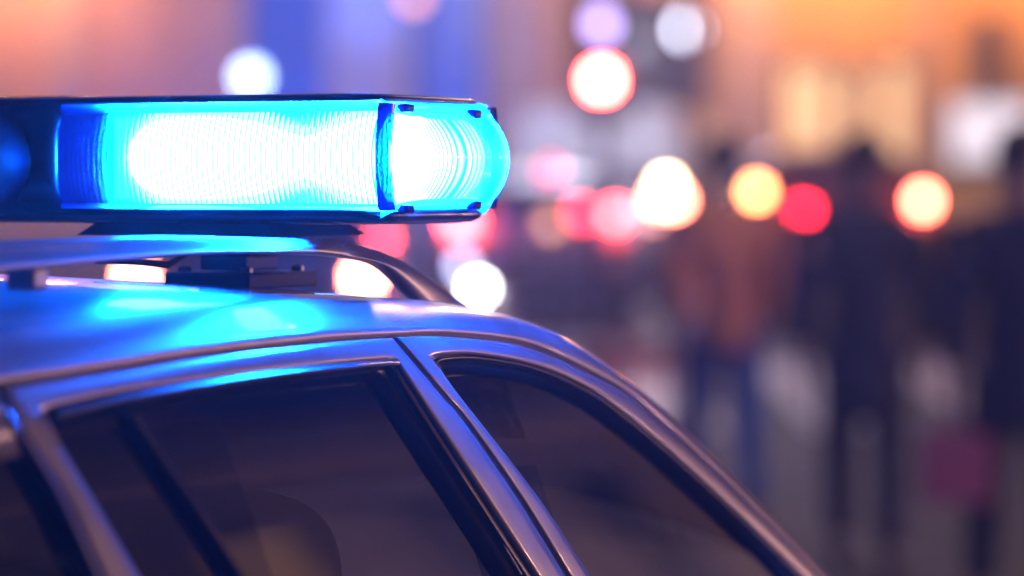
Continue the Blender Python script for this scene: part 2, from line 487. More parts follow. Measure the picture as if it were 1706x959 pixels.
# windscreen: from the front of the roof to the scuttle
def screen_rows():
    rows = []
    for p in l0f[roof_end:]:
        h = abs(p.y) - .012; row = []
        f = (p.x - l0f[roof_end].x)/(l0f[-1].x - l0f[roof_end].x)
        for k in range(-12, 13):
            t = k/12
            row.append(Vector((p.x + (.10 + .10*f)*(1-t*t), t*h, p.z + (.010)*(1-abs(t)**2.2) - .004)))
        rows.append(row)
    return rows
b = MB(); b.grid(screen_rows()); b.build('windscreen', M['glass'], car, True)

def frame(outer, inner, m, name, parent, out0=0.0, rows=5, lip=.012):
    R = []
    for i in range(rows):
        t = i/(rows-1); r = []
        for a, b in zip(outer, inner):
            p = a.lerp(b, t); q = side_pt(p.x, p.z); q.y -= .0016*math.sin(math.pi*t)
            r.append(q)
        R.append(r)
    R = [[p + Vector((0, lip, 0)) for p in R[0]]] + R + [[p + Vector((0, lip, 0)) for p in R[-1]]]
    return both(name, R, m, parent)
def loop3(left, top, right, n=(40,50,40), inset=0):
    L = extend_down(crv(left, n[0], inset)); T = crv(top, n[1], inset); R = extend_down(crv(right, n[2], inset), False)
    return L + T[1:-1] + R
def loop2(left, top, n=(44,80), inset=0):
    L = extend_down(crv(left, n[0], inset)); T = extend_down(crv(top, n[1], inset), False)
    return L + T[1:]

# rear door
rd_out = loop3([(167,955),(96,806),(18,686),(0,646)], [(0,648),(100,632),(197,618),(310,600),(422,585.5),(480,578.5),(560,570),(651,563)],
               [(654,563),(668,580),(684,599),(739,664),(768,697),(856,822),(940,957)])
rd_in = loop3([(231,957),(173,859),(104,744),(76,690)], [(76,684),(200,656),(400,625),(560,607),(659,599)],
              [(662,602),(675,624),(723,700),(779,787),(890,957)])
rear_door = frame(rd_out, rd_in, M['paint'], 'rear_door', car)
rd_gl = loop3([(248,957),(188,859),(120,750),(94,706)], [(94,702),(231,688),(385,662),(520,648),(634,636)],
              [(639,639),(652,660),(740,797),(842,957)])
def seal(outer, inner, door, inset0=.006, inset1=.018):
    R = []
    prof = [(0, .012), (0.0, .004), (.12, .001), (.30, .004), (.34, .010), (.52, .008), (.58, .013), (1.0, .014), (1.0, .020)]
    for t, ins in prof:
        R.append([Vector((p.x, -(ys(p.z) - ins), p.z)) for p in (a.lerp(b, t) for a, b in zip(outer, inner))])
    return both('window_seal', R, M['black_trim'], door)
seal(rd_in, rd_gl, rear_door)
# front door
fd_out = loop2([(946,957),(862,820),(774,695),(745,662),(690,597),(672,577),(661,562)],
               [(664,562),(728,560),(828,569),(895,585),(967,618),(1050,660.5),(1130,731),(1200,796),(1300,894),(1362,957)])
fd_in = loop2([(981,957),(895,826),(771,666),(722,600)], [(722,594),(760,590),(799,591),(871,603),(933,624),(991,653),(1039,689),(1110,748),(1200,830),(1290,916),(1332,957)])
front_door = frame(fd_out, fd_in, M['paint'], 'front_door', car)
fd_gl = loop2([(989,957),(904,828),(800,690),(758,631)], [(758,627),(790,623),(828,625),(895,636),(967,665),(1039,711),(1110,766),(1200,846),(1270,915),(1310,957)])
seal(fd_in, fd_gl, front_door)

# glass sheets tucked behind the seals
def glass_rows(top, z0=BELT-.03, inset=.0175, n=18, x0=None, x1=None):
    rows = []
    for i in range(n):
        t = i/(n-1)
        rows.append([Vector((p.x, -(ys(p.z + (z0-p.z)*t) - inset), p.z + (z0-p.z)*t)) for p in top])
    return rows
g_top_r = crv([(60,700),(94,690),(231,676),(385,650),(520,636),(640,622),(720,610)], 50)
# continue forward behind the centre pillar
xe = g_top_r[-1]; g_top_r += [Vector((xe.x + .06*i, xe.y, xe.z - .005*i)) for i in range(1, 4)]
rear_glass = both('window_glass', glass_rows(g_top_r), M['glass'], rear_door)
g_top_f = crv([(700,600),(758,612),(790,608),(828,610),(895,620),(967,648),(1039,697),(1110,755),(1200,836),(1300,930),(1330,957)], 60)
front_glass = both('window_glass', glass_rows(g_top_f), M['glass'], front_door)

# bright moulding along the top of the rear door window
def strip(top, bot, m, name, parent, out=.006, rows=6, inset=0):
    R = []
    for i in range(rows):
        t = i/(rows-1)
        R.append([Vector((p.x, -(ys(p.z) - inset + out*math.sin(math.pi*t)), p.z)) for p in (a.lerp(b, t) for a, b in zip(top, bot))])
    return both(name, R, m, parent)
strip(crv([(74,679),(200,652),(400,621.5),(560,604.5),(655,598)], 50), crv([(92,703),(200,675),(400,641),(560,620),(650,611)], 50), M['black_trim'], 'moulding', rear_door, out=.009, inset=-.001)
# division bar of the rear door window
div_a = crv([(188,690),(300,850),(372,957)], 20, .012); div_b = crv([(232,690),(330,840),(404,957)], 20, .012)
dv = strip(extend_down(div_a, False), extend_down(div_b, False), M['black_trim'], 'division_bar', rear_door, out=.012, inset=.012)
# narrow bright bead on the pillar seal
bead = crv([(668,640),(770,795),(868,957)], 30, .005)
for s in (0, 1):
    bb = MB(); bb.tube(mirror(bead) if s else bead, .0016, 6); bb.build('seal_bead', M['rail'], rear_door[s], True)

# black backing behind the shut lines
def backing_rows(curve, w=.02, inset=.016):
    return [[Vector((p.x - w, -(ys(p.z) - inset), p.z)) for p in curve], [Vector((p.x + w, -(ys(p.z) - inset), p.z)) for p in curve]]
gap = extend_down(crv([(657,560),(687,598),(742,663),(771,696),(859,821),(943,957)], 40), False)
both('door_shut_seal', backing_rows(gap), M['rubber'])
both('roof_shut_seal', [[Vector((p.x, p.y + .014, p.z + .012)) for p in s1f], [Vector((p.x, p.y + .012, p.z - .014)) for p in s1f]], M['rubber'])

# quarter panel behind the rear door
q_edge = loop3([(160,957),(88,806),(10,684),(-8,648)], [(-8,643),(-9,642)], [(-10,642),(-11,641)], n=(40,8,8))[:48]
q_top = [p for p in s1f if p.x < q_edge[-1].x - .005]
zt = q_edge[-1].z
def quarter():
    R = []
    N = 40
    xs = [-2.02 + (q_edge[-1].x - -2.02)*i/(N-1) for i in range(N)]
    def s1z(x):
        for a, b in zip(s1f, s1f[1:]):
            if a.x <= x <= b.x: return a.z + (b.z-a.z)*(x-a.x)/(b.x-a.x) - .006
        return s1f[0].z + (x - s1f[0].x)*.12 - .006
    top = [side_pt(x, s1z(x)) for x in xs]
    hw = [side_pt(x, s1z(x) - .055 + .0) for x in xs]
    return xs, top, hw
xs, qt, qh = quarter()
qp = both('quarter_panel', [qt, [a.lerp(b, .5) for a, b in zip(qt, qh)], qh, [p + Vector((0,.012,0)) for p in qh]], M['paint'])
# pillar between the door and the quarter window, quarter glass, its bright edge moulding
both('quarter_glass', glass_rows([Vector((x, 0, p.z + .01)) for x, p in zip(xs, qh)] + [Vector((xs[-1] + .05*i, 0, qh[-1].z + .01)) for i in range(1, 8)], inset=.016), M['glass_dark'])
edge_m = crv([(160,957),(88,806),(22,704),(8,686),(-40,694),(-140,712)], 40)
for s in (0, 1):
    e = extend_down(edge_m); e = [p + Vector((0, .003, 0)) for p in e]
    bb = MB(); bb.tube(mirror(e) if s else e, .0055, 8); bb.build('quarter_moulding', M['rail'], car, True)

# ---- lower body, bonnet, tailgate, wheels (below and beyond the frame)
def hwx(x, z):
    k = ys(z)
    if x > 1.6: k *= 1 - .20*((x-1.6)/.65)**2
    if x < -1.7: k *= 1 - .12*((-x-1.7)/.6)**2
    return k
AX = (1.36, -1.26)
def lower():
    R = []
    for z in (BELT+.004, .96, .90, .80, .72, .64, .56, .48, .40, .32, .26):
        row = []
        for i in range(92):
            x = -2.28 + i*.05
            zz = z
            for ax in AX:
                r = math.hypot(x-ax, z-.31)
                if r < .36 and z < .70: zz = .31 + math.sqrt(max(0, .36**2 - (x-ax)**2)) if abs(x-ax) < .36 else z
            if x > .95:
                lim = .938 - .10*(x-.95) - .10*max(0, x-1.9)
                zz = min(zz, lim) if z > .6 else zz
            row.append(Vector((x, -hwx(x, z), zz)))
        R.append(row)
    return R
both('side_panel', lower(), M['paint'])
# inner sill and belt closure so the cabin is not open below the glass
both('window_sill', [[side_pt(-2.0 + i*.1, BELT, .0) for i in range(29)], [side_pt(-2.0 + i*.1, BELT, .11) + Vector((0,0,-.01)) for i in range(29)]], M['matte_black'])
bonnet = MB(); bonnet.grid([[Vector((x + .10*(1-t*t)*(1 if x < 1.0 else .8), t*hwx(x, .85)*.985, .935 - .10*(x-.95) - .10*max(0, x-1.9) + .02*(1-t*t))) for t in [k/10 for k in range(-10, 11)]] for x in (.84, 1.0, 1.3, 1.6, 1.9, 2.1, 2.25)])
bonnet.build('bonnet', M['paint'], car, True)
nose = MB(); nose.grid([[Vector((2.27 + .13*(1-t*t) - (.05 if z > .7 else 0), t*hwx(2.25, .6)*.99, z)) for t in [k/10 for k in range(-10, 11)]] for z in (.82, .74, .6, .45, .3, .22)])
nose.build('front_bumper', M['paint'], car, True)
tail = MB(); tail.grid([[Vector((-2.26 - .10*(1-t*t), t*hwx(-2.28, .6), z)) for t in [k/10 for k in range(-10, 11)]] for z in (.99, .85, .7, .55, .4, .26)])
tail.build('tailgate', M['paint'], car, True)
rs = rr[0]
rg = MB(); rg.grid([[Vector((rs[0].x + (-2.28-rs[0].x)*t - .10*t*(1-(k/16)**2), (k/16)*(abs(rs[0].y)*(1-t) + .70*t), rs[k+16].z*(1-t) + .985*t)) for k in range(-16, 17)] for t in (0, .25, .5, .75, 1)])
rg.build('rear_window', M['glass_dark'], car, True)
under = MB().box(-2.2, 2.2, -.74, .74, .20, .30); under.build('underbody', M['matte_black'], car)
for ax in AX:
    for s in (-1, 1):
        w = MB().lathe([(.20,-.10),(.29,-.105),(.315,-.08),(.315,.08),(.29,.105),(.20,.10)], axis='y', c=(ax, s*.74, .315), seg=28).build('wheel', M['tyre'], car, True)
        MB().lathe([(.02,-.09),(.19,-.10),(.20,0),(.19,.10),(.02,.09)], axis='y', c=(ax, s*.745, .315), seg=20).build('rim', M['rim'], w)
for s in (-1, 1):
    MB().box(-2.345, -2.25, s*.60-.09, s*.60+.09, .72, .98).build('tail_light', mat('dark_red_lens', (.2,.01,.01), .2), car, bevel=.02)
    MB().box(2.20, 2.31, s*.55-.12, s*.55+.12, .62, .75).build('headlight', mat('headlight_lens', (.6,.6,.6), .1), car, bevel=.03)
    m_ = MB(); m_.lathe([(.02,-.09),(.07,-.07),(.085,0),(.07,.07),(.02,.09)], axis='y', c=(.74, s*.92, .98), seg=14); m_.build('wing_mirror', M['paint'], car, True)
    MB().box(.71, .77, s*.84-.05*1, s*.84+.05, .96, .99).build('mirror_arm', M['matte_black'], car, bevel=.008)
    for x in (-.72, .12):
        MB().box(x, x+.20, s*.815-.03, s*.815+.03, .87, .90).build('door_handle', M['paint'], (front_door if x > 0 else rear_door)[0 if s < 0 else 1], bevel=.012)

# ---- cabin
def seat(x, y, w=.25):
    st = MB()
    prof = [(.0,.30),(.05,.34),(.10,.42),(.18,.78),(.22,.96)]
    rows = []
    for dx, z in [(0.02,.38),(-.10,.44),(-.17,.60),(-.22,.80),(-.26,.98),(-.27,1.04)]:
        ww = w*(.9 if z > .95 else 1)
        rows.append([Vector((x + dx + .05*math.cos(a), y + ww*math.copysign(abs(math.sin(a))**.5, math.sin(a)), z)) for a in [2*math.pi*k/20 for k in range(20)]])
    st.grid(rows, True); st.cap(rows[-1]); st.cap(rows[0])
    st.box(x-.08, x+.42, y-w*.95, y+w*.95, .36, .50)
    o = st.build('seat', M['cloth'], car, True); o.modifiers.new('round', 'SUBSURF').render_levels = 2
    h = MB(); rows = []
    for z, k in [(1.07,.55),(1.09,.92),(1.16,1.0),(1.22,.95),(1.255,.7),(1.265,.3)]:
        rows.append([Vector((x - .285 + .055*k*math.cos(a), y + .14*k*math.copysign(abs(math.sin(a))**.6, math.sin(a)), z)) for a in [2*math.pi*j/20 for j in range(20)]])
    h.grid(rows, True); h.cap(rows[0]); h.cap(rows[-1]); h.build('headrest', M['cloth'], o, True).modifiers.new('round', 'SUBSURF').render_levels = 2
    for s in (-.05, .05):
        MB().tube([(x-.28, y+s, 1.02), (x-.285, y+s, 1.09)], .006, 6).build('headrest_post', M['rail'], o)
seat(.22, -.36); seat(.22, .36)
seat(-.66, -.38, .24); seat(-.66, .38, .24); seat(-.66, 0, .15)
MB().box(.60, 1.02, -.68, .68, .60, 1.0).build('dashboard', M['matte_black'], car, bevel=.06, seg=3)
sw = MB(); ring = [Vector((.50 + .06*math.sin(a), .36 + .18*math.cos(a), .92 + .17*math.sin(a))) for a in [2*math.pi*k/24 for k in range(25)]]
sw.tube(ring, .014, 8, caps=False); sw.build('steering_wheel', M['matte_black'], car, True)
MB().box(-2.1, 1.0, -.72, .72, .30, .34).build('cabin_floor', M['matte_black'], car)
both('pillar_trim', backing_rows(gap, .05, .05), M['cloth'])

# ---- roof rails
RY = -.50
r_top = smooth_curve([Vector((a,b,0)) for a,b in [(-330,425),(-160,411),(0,403),(169,396),(310,393),(479,396),(570,397),(600,406),(648,421),(695,446),(738,477),(788,511)]], 90)
r_bot = smooth_curve([Vector((a,b,0)) for a,b in [(-330,497),(-160,470),(0,452),(135,438),(310,424),(479,424),(560,429),(606,436),(630,447),(653,467),(672,489),(684,499)]], 90)
def rail_rows():
    T = [on_y(p.x, p.y, RY) for p in r_top]; B = [on_y(p.x, p.y, RY) for p in r_bot]
    rows = []
    sec0 = [(.010,1.0), (.003,.97), (-.004,.80), (-.011,.40), (-.017,-.10), (-.021,-.60), (-.0195,-.88), (-.015,-1.0), (.008,-1.0), (.014,-.85), (.0165,-.3), (.0155,.6)]
    sec = [Vector((p[0], p[1], 0)) for p in sec0]; sec = smooth_curve(sec + [sec[0]], 29)[:-1]; sec = [(p.x, p.y) for p in sec]
    l_end = on_y(590, 400, RY).x
    for a, b in zip(T, B):
        c = (a+b)/2; h = (a-b)/2; k = 1.0 - .45*max(0.0, min(1.0, (a.x-l_end+.10)/.16))
        row = [c + h*hz_ + Vector((0, dy*k, 0)) for dy, hz_ in sec]
        rows.append(row)
    # rear foot of the rail
    a0 = rows[0]
    pre = [[p + Vector((-d, 0, -dz)) for p in a0] for d, dz in ((.62,.075), (.55,.05), (.42,.02), (.2,.0))]
    return pre + rows
rrows = rail_rows()
rails = []
for s in (0, 1):
    b = MB(); rw = [mirror(r) for r in rrows] if s else rrows
    b.grid(rw, True); b.cap(rw[0]); b.cap(rw[-1]); rails.append(b.build('roof_rail', M['rail'], car, True))
    sg = -1 if s == 0 else 1
    for px in (45,):
        p = on_y(px, 463, RY)
        MB().box(p.x-.014, p.x+.014, sg*abs(RY)-.016, sg*abs(RY)+.016, p.z-.012, p.z+.012).build('rail_foot', M['rail'], rails[s], bevel=.005)

# ------------------------------------------------------------------ light bar (transverse, across the roof)
def lb_profile(z0, z1, bulge, n=12):
    """vertical section of the lens: (outward offset, z)"""
    out = []
    for i in range(n+1):
        t = i/n; out.append((bulge*(1-(2*t-1)**2), z0 + (z1-z0)*t))
    return out
LB_Z0, LB_Z1 = 1.566, 1.690
LZ0, LZ1 = 1.578, 1.676
bar = MB()
# black base tray with a rounded plan
def plan(half_x, half_y, r, n=8):
    pts = []
    for cx_, cy_, a0 in ((half_x-r, half_y-r, 0), (-half_x+r, half_y-r, 90), (-half_x+r, -half_y+r, 180), (half_x-r, -half_y+r, 270)):
        for k in range(n+1):
            a = math.radians(a0 + 90*k/n); pts.append((cx_ + r*math.cos(a), cy_ + r*math.sin(a)))
    return pts
def slab(b, hx, hy, r, zs):
    rows = [[Vector((x*(1), y, z)) for x, y in plan(hx - i_, hy - i_, r)] for i_, z in zs]
    b.grid(rows, True); b.cap(rows[0]); b.cap(rows[-1])
slab(bar, .130, .584, .045, [(.02, 1.556), (.006, 1.558), (0, 1.562), (0, 1.570), (.005, 1.5725)])
LIGHT_BAR = bar.build('light_bar', M['glossy_black'], car, True)
LIGHT_BAR['label'] = 'blue flashing light bar mounted across the roof'
top = MB(); slab(top, .130, .580, .04, [(.002, 1.6868), (0, 1.6885), (.004, 1.6925), (.02, 1.695), (.06, 1.697)])
top.build('top_cover', M['glossy_black'], LIGHT_BAR, True)

def ribbed(path_fn, length, pitch, amp, z0, z1, bulge, taper=None, nz=12):
    """grid of a ribbed lens: path_fn(s) -> (point xy, outward normal xy)"""
    per = 6; n = int(length/pitch)*per
    rows = []
    for i in range(nz+1):
        t = i/nz; row = []
        for j in range(n+1):
            s = length*j/n
            (x, y), (nx, ny) = path_fn(s)
            k = 1.0; dz = 0
            if taper: k, dz = taper(s/length)
            zc = (z0+z1)/2
            z = zc + (t-.5)*(z1-z0)*k + dz
            rib = amp*abs(math.sin(math.pi*j/per))
            o = bulge*(1-(2*t-1)**2) + rib
            row.append(Vector((x + nx*o, y + ny*o, z)))
        rows.append(row)
    return rows
HX = .120
def build_module(sy):
    """one half of the bar; sy=-1 is the side towards the pavement"""
    for sx in (-1, 1):
        y0, y1 = .178, .577
        fn = lambda s: ((sx*HX, sy*(y0 + s)), (sx, 0))
        L = MB(); L.grid(ribbed(fn, y1-y0, .0066, .0025, LZ0, LZ1, .011))
        le = L.build('lens', M['lens'], LIGHT_BAR, True)
        # smooth rims above and below the ribs
        for z_a, z_b in ((LZ1, 1.6866), (1.5715, LZ0)):
            R = MB(); R.grid([[Vector((sx*(HX + o), sy*y, z)) for y in (y0, y0+.1, y0+.2, y1)] for o, z in ((.002, z_a), (.006 if z_a > 1.6 else .004, (z_a+z_b)/2), (.004, z_b))])
            R.build('lens_rim', M['lens_rim'], LIGHT_BAR, True)
        # dark gasket between lens and corner
        G = MB(); G.grid([[Vector((sx*(HX + .007 + .008*(1-(2*t-1)**2) - (.02 if k in (0, 3) else 0)), sy*(y1 + .001 + dy), 1.5715 + (1.6845-1.5715)*t)) for k, dy in enumerate((0, .002, .010, .012))] for t in [i/10 for i in range(11)]])
        G.build('gasket', M['lens_gasket'], LIGHT_BAR, True)
    # domed end lens, a half loop round the end of the bar
    def endfn(s):
        a = s/ENDL*math.pi
        ex = .72
        x = -HX*math.copysign(abs(math.cos(a))**ex, math.cos(a)); y = .579 + .013*abs(math.sin(a))**ex
        xx = -math.cos(a)*.25; yy = math.sin(a)
        l = math.hypot(xx, yy) or 1
        return (x, sy*y), (xx/l, sy*yy/l)
    ENDL = .34
    def taper(t):
        e = abs(2*t-1)
        return 1.05 - .25*(1-e**1.6), -.001
    C = MB(); C.grid(ribbed(endfn, ENDL, .0072, .0024, LZ0-.004, LZ1+.004, .021, taper, 16))
    C.build('end_lens', M['lens'], LIGHT_BAR, True)
    # roof and floor of the end lens
    top_r = [endfn(ENDL*i/40) for i in range(41)]
    for zc, zz, mm in ((1.680, 1.690, 'lens_rim'), (1.573, 1.560, 'lens_rim')):
        rows = []
        sgz = 1 if zc > 1.6 else -1
        for f, dz in ((1.0, 0), (.985, .004), (.93, .008), (.5, .010)):
            rows.append([Vector((p[0]*f, sy*(.50 + (abs(p[1])-.50)*f), 1.626 + sgz*(.053*taper(i_/40)[0] + dz))) for i_, (p, n_) in enumerate(top_r)])
        E = MB(); E.grid(rows); E.build('end_lens_rim', M[mm], LIGHT_BAR, True)
    # clips that hold the end lens
    for x, z in ((-.085, 1.679), (.070, 1.676), (-.085, 1.573), (.070, 1.576)):
        MB().box(x-.010, x+.010, sy*.590-.006, sy*.590+.006, z-.005, z+.005).build('lens_clip', M['clip'], LIGHT_BAR, bevel=.003)
    # flash units: two waisted glowing bodies per half and a smaller one in the end
    body = MB(); prof = []
    for y, r in ((.246,.030), (.247,.044), (.252,.0465), (.30,.0465), (.34,.042), (.37,.034), (.40,.025), (.42,.023), (.44,.027), (.47,.037), (.50,.044), (.53,.0465), (.572,.0465), (.576,.044), (.577,.030)):
        prof.append((r, sy*y))
    body.lathe(prof, axis='y', c=(0, 0, 1.628), seg=24)
    for i, v in enumerate(body.v): v.x *= 2.2
    body.build('flash_unit', M['lamp_core'], LIGHT_BAR, True)
    eb = MB(); eb.lathe([(.02, sy*.579), (.043, sy*.580), (.044, sy*.598), (.02, sy*.600)], axis='y', c=(0,0,1.627), seg=20)
    for v in eb.v: v.x = v.x*1.1 - .072
    eb.build('flash_unit', M['lamp_core'], LIGHT_BAR, True)
    # bulkhead towards the middle module
    MB().box(-.115, .115, sy*.240-.002, sy*.240+.002, 1.574, 1.680).build('bulkhead', M['bulkhead'], LIGHT_BAR)
M['lens_gasket'] = lens_plastic('lens_gasket', (.0002,.0010,.006), (.0005,.004,.06), .10)
M['clip'] = lens_plastic('lens_clip', (.0004,.004,.03), (.002,.03,.2), .3)
M['bulkhead'] = lens_plastic('bulkhead', (.06,.32,.80), (.10,.42,.95), .5)
for sy in (-1, 1): build_module(sy)
# centre loudspeaker housing, a little fatter than the lenses
sp = MB(); rows = []
for y, k in ((-.172,.90), (-.168,.97), (-.150,1.0), (0,1.0), (.150,1.0), (.168,.97), (.172,.90)):
    rows.append([Vector(((HX+.016)*k*math.copysign(abs(math.cos(a))**.45, math.cos(a)), y, 1.627 + .072*k*math.copysign(abs(math.sin(a))**.55, math.sin(a)))) for a in [2*math.pi*i/36 for i in range(36)]])
sp.grid(rows, True); sp.cap(rows[0]); sp.cap(rows[-1]); sp.build('speaker_housing', M['glossy_black'], LIGHT_BAR, True)
dm = MB(); rows = []
for x, r in ((-.100,.074), (-.150,.073), (-.180,.066), (-.200,.050), (-.208,.030), (-.210,.01)):
    rows.append([Vector((x, -.040 + r*1.45*math.cos(a), 1.625 + r*.98*math.sin(a))) for a in [2*math.pi*i/28 for i in range(28)]])
dm.grid(rows, True); dm.cap(rows[-1]); dm.build('speaker_dome', mat('satin_black', (.05,.05,.06), .5), LIGHT_BAR, True)
# mounting: saddle under the tray and the clamp foot on the roof
for sg in (-1, 1):
    sd_ = MB(); y = sg*.31
    rows = [[Vector((x, y + dy, z)) for x, dy in ((-.10*k,-.13*k), (.10*k,-.13*k), (.10*k,.13*k), (-.10*k,.13*k))] for k, z in ((1.0, 1.5425), (.86, 1.5575))]
    sd_.grid(rows, True); sd_.cap(rows[0]); sd_.cap(rows[1]); sd_.build('mount_saddle', M['matte_black'], LIGHT_BAR, bevel=.003)
    cl = MB(); y = sg*.335
    for x0, x1, ya, yb, z0, z1 in ((-.06,.06,-.045,.045,1.522,1.5405), (-.04,.03,-.03,.03,1.5035,1.5205), (-.075,.075,-.055,.055,1.484,1.502)):
        cl.box(x0, x1, y+ya, y+yb, z0, z1)
    cl.build('mount_clamp', M['matte_black'], LIGHT_BAR, bevel=.003)
for sg in (-1, 1):
    for x in (-.055, .055):
        for dy in (-.04, .04):
            MB().lathe([(.007,1.5021), (.007,1.507), (.003,1.5085)], cx=x, cy=sg*.335+dy, seg=6).build('bolt', M['rail'], LIGHT_BAR)
MB().tube([(.05,-.27,1.56), (.03,-.26,1.53), (-.02,-.25,1.508), (-.06,-.235,1.512), (-.09,-.20,1.515)], .004, 8).build('cable', M['rubber'], LIGHT_BAR, True)
kn = MB(); kn.lathe([(.02,1.525), (.021,1.540), (.017,1.549), (.006,1.553)], cx=-.10, cy=-.03, seg=16); kn.build('mount_knob', M['matte_black'], LIGHT_BAR, True)

# ------------------------------------------------------------------ traffic and street things behind
M['white_body'] = mat('white_body', (.72,.72,.74), .35, coat=.6)
M['blue_body'] = mat('blue_body', (.03,.07,.28), .3, coat=.8)
M['silver_body'] = mat('silver_body', (.45,.45,.48), .3, metal=.5, coat=.8)
M['red_body'] = mat('dark_red_body', (.20,.03,.03), .3, coat=.8)
def place(o, px, d, heading=0.0):
    """stand a thing on the street; heading 0 = pointing away from the camera"""
    o.location = at(d, pu(px, d), gz(d)); o.rotation_euler = (0, 0, TH + heading)
def lamp_mesh(name, mat_, parent, c, size, axis='x'):
    b = MB(); hx, hy, hz = size; hy *= .66; hz *= .66
    rows = []
    for k in (-1, -.7, .0, .7, 1):
        f = math.sqrt(max(0.05, 1 - k*k*.9))
        rows.append([Vector((c[0] + hx*k, c[1] + hy*f*math.copysign(abs(math.cos(a))**.7, math.cos(a)), c[2] + hz*f*math.copysign(abs(math.sin(a))**.7, math.sin(a)))) for a in [2*math.pi*i/16 for i in range(16)]])
    b.grid(rows, True); b.cap(rows[0]); b.cap(rows[-1])
    return b.build(name, mat_, parent, True)
def vehicle(name, label, cat, px, d, body, L=4.2, Wd=1.76, H=1.45, van=False, heading=0.0, lamps=(), group=None, tall=0.0):
    """origin at the middle of the rear bumper, +x forward"""
    root = empty(name); tag(root, label, cat, group)
    hw = Wd/2
    if van: prof = [(0,.35,H-.12,1), (.06,.28,H-.02,1), (.6,.25,H,1), (L-1.5,.25,H,1), (L-.95,.25,H*.62,1), (L-.12,.25,H*.50,.97), (L,.35,H*.40,.85)]
    else: prof = [(0,.38,.80,.92), (.05,.30,.93,.97), (.5,.25,.97,1), (L*.62,.25,.95,1), (L-.5,.25,.80,.98), (L-.08,.28,.68,.92), (L,.38,.60,.80)]
    prof = [(x, z0, z1 + tall, k) for x, z0, z1, k in prof]; H += tall*.8
    def section(x, z0, z1, w, e=.35, n=24):
        zc, hz = (z0+z1)/2, (z1-z0)/2
        return [Vector((x, w*math.copysign(abs(math.cos(a))**e, math.cos(a)), zc + hz*math.copysign(abs(math.sin(a))**e, math.sin(a)))) for a in [2*math.pi*i/n for i in range(n)]]
    b = MB(); rows = [section(x, z0, z1, hw*k) for x, z0, z1, k in prof]
    b.grid(rows, True); b.cap(rows[0]); b.cap(rows[-1]); b.build('body', M[body], root, True)
    gl = M['dark_pane']
    if van:
        for s in (-1, 1):
            MB().box(-.02, .02, s*hw*.46-.40, s*hw*.46+.40, .60, H*.93).build('rear_door', M[body], root, bevel=.015)
        MB().box(-.05, .04, -hw*.9, hw*.9, .38, .55).build('bumper', M['matte_black'], root, bevel=.03)
    else:
        c = MB(); rows = [section(x, .9, z1, hw*k, .45) for x, z1, k in ((.10,.98,.90), (.42,H-.05,.80), (.75,H,.78), (L*.42,H-.01,.78), (L*.52,H-.10,.80), (L*.70,.97,.90))]
        c.grid(rows, True); c.cap(rows[0]); c.cap(rows[-1]); c.build('cabin', M[body], root, True)
        w = MB(); w.grid([[Vector((.115 + (z-.98)*.62 - .004, y*(1-(z-.98)*.15), z)) for y in (-hw*.76, 0, hw*.76)] for z in (1.00, 1.15, H-.10)])
        o = w.build('rear_window', gl, root); o.modifiers.new('thick', 'SOLIDIFY').thickness = .01
        for s in (-1, 1):
            w = MB(); w.grid([[Vector((x, s*(hw*(.905 - (z-.98)*.27) + .006), z)) for x in (.7 + (z-.98)*.3, L*.60 - (z-.98)*.7)] for z in (1.0, H-.09)])
            o = w.build('side_window', gl, root); o.modifiers.new('thick', 'SOLIDIFY').thickness = .01
        MB().box(-.05, .06, -hw*.92, hw*.92, .36, .56).build('bumper', M['matte_black'], root, bevel=.04)
    MB().box(-.025, -.008, -.26, .26, .66, .77).build('number_plate', M['white_body'], root)
    for x in (.75, L-.85):
        for s in (-1, 1):
            wh = MB().lathe([(.19,-.1),(.29,-.1),(.31,-.07),(.31,.07),(.29,.1),(.19,.1)], axis='y', c=(x, s*(hw-.10), .31), seg=20).build('wheel', M['tyre'], root, True)
            MB().lathe([(.02,-.08),(.18,-.095),(.19,0),(.18,.095),(.02,.08)], axis='y', c=(x, s*(hw-.095), .31), seg=14).build('rim', M['rim'], wh)
    for nm, y, z, sy_, sz, colr, st in lamps:
        x = -.03 if (van or z < 1.06 + tall) else .07 + (z-.98-tall)*.62
        lamp_mesh(nm, emitter(nm + '_glow', colr, st*2.2), root, (x, y, z), (.03, sy_, sz))
    place(root, px, d, heading)
    return root
RED = (1.0, .055, .06); SAL = (1.0, .22, .13); AMB = (1.0, .42, .16); WHT = (.95, .93, 1.0)
vehicle('hatchback', 'dark blue hatchback with lit tail lights just beyond the police car roof', 'car', 416, 21.0, 'blue_body',
        lamps=[('tail_light', .70, .90, .10, .10, SAL, 60), ('tail_light', -.70, .90, .10, .10, SAL, 60)], H=1.48)
vehicle('hatchback', 'white hatchback braking in front of the white delivery van', 'car', 896, 30.0, 'white_body',
        lamps=[('tail_light', .68, .98, .17, .09, RED, 60), ('tail_light', -.68, 1.02, .10, .10, RED, 50)], H=1.40)
vehicle('saloon_car', 'silver car with brake lights on ahead of the white hatchback', 'car', 1004, 34.8, 'silver_body',
        lamps=[('tail_light', .70, 1.0, .15, .10, RED, 30), ('tail_light', -.66, 1.03, .26, .12, SAL, 45), ('reversing_light', -.66, 1.20, .10, .08, (1.0,.62,.30), 55)], H=1.42, L=4.0)
vehicle('estate_car', 'dark red car with round brake lights behind the walking people', 'car', 1400, 29.0, 'red_body',
        lamps=[('tail_light', .71, 1.25, .10, .10, (1.0,.26,.08), 32), ('tail_light', -.70, 1.17, .11, .11, (1.0,.16,.09), 44), ('brake_light', .31, 1.10, .09, .06, (1.0,.01,.03), 34)], H=1.45, tall=.22)
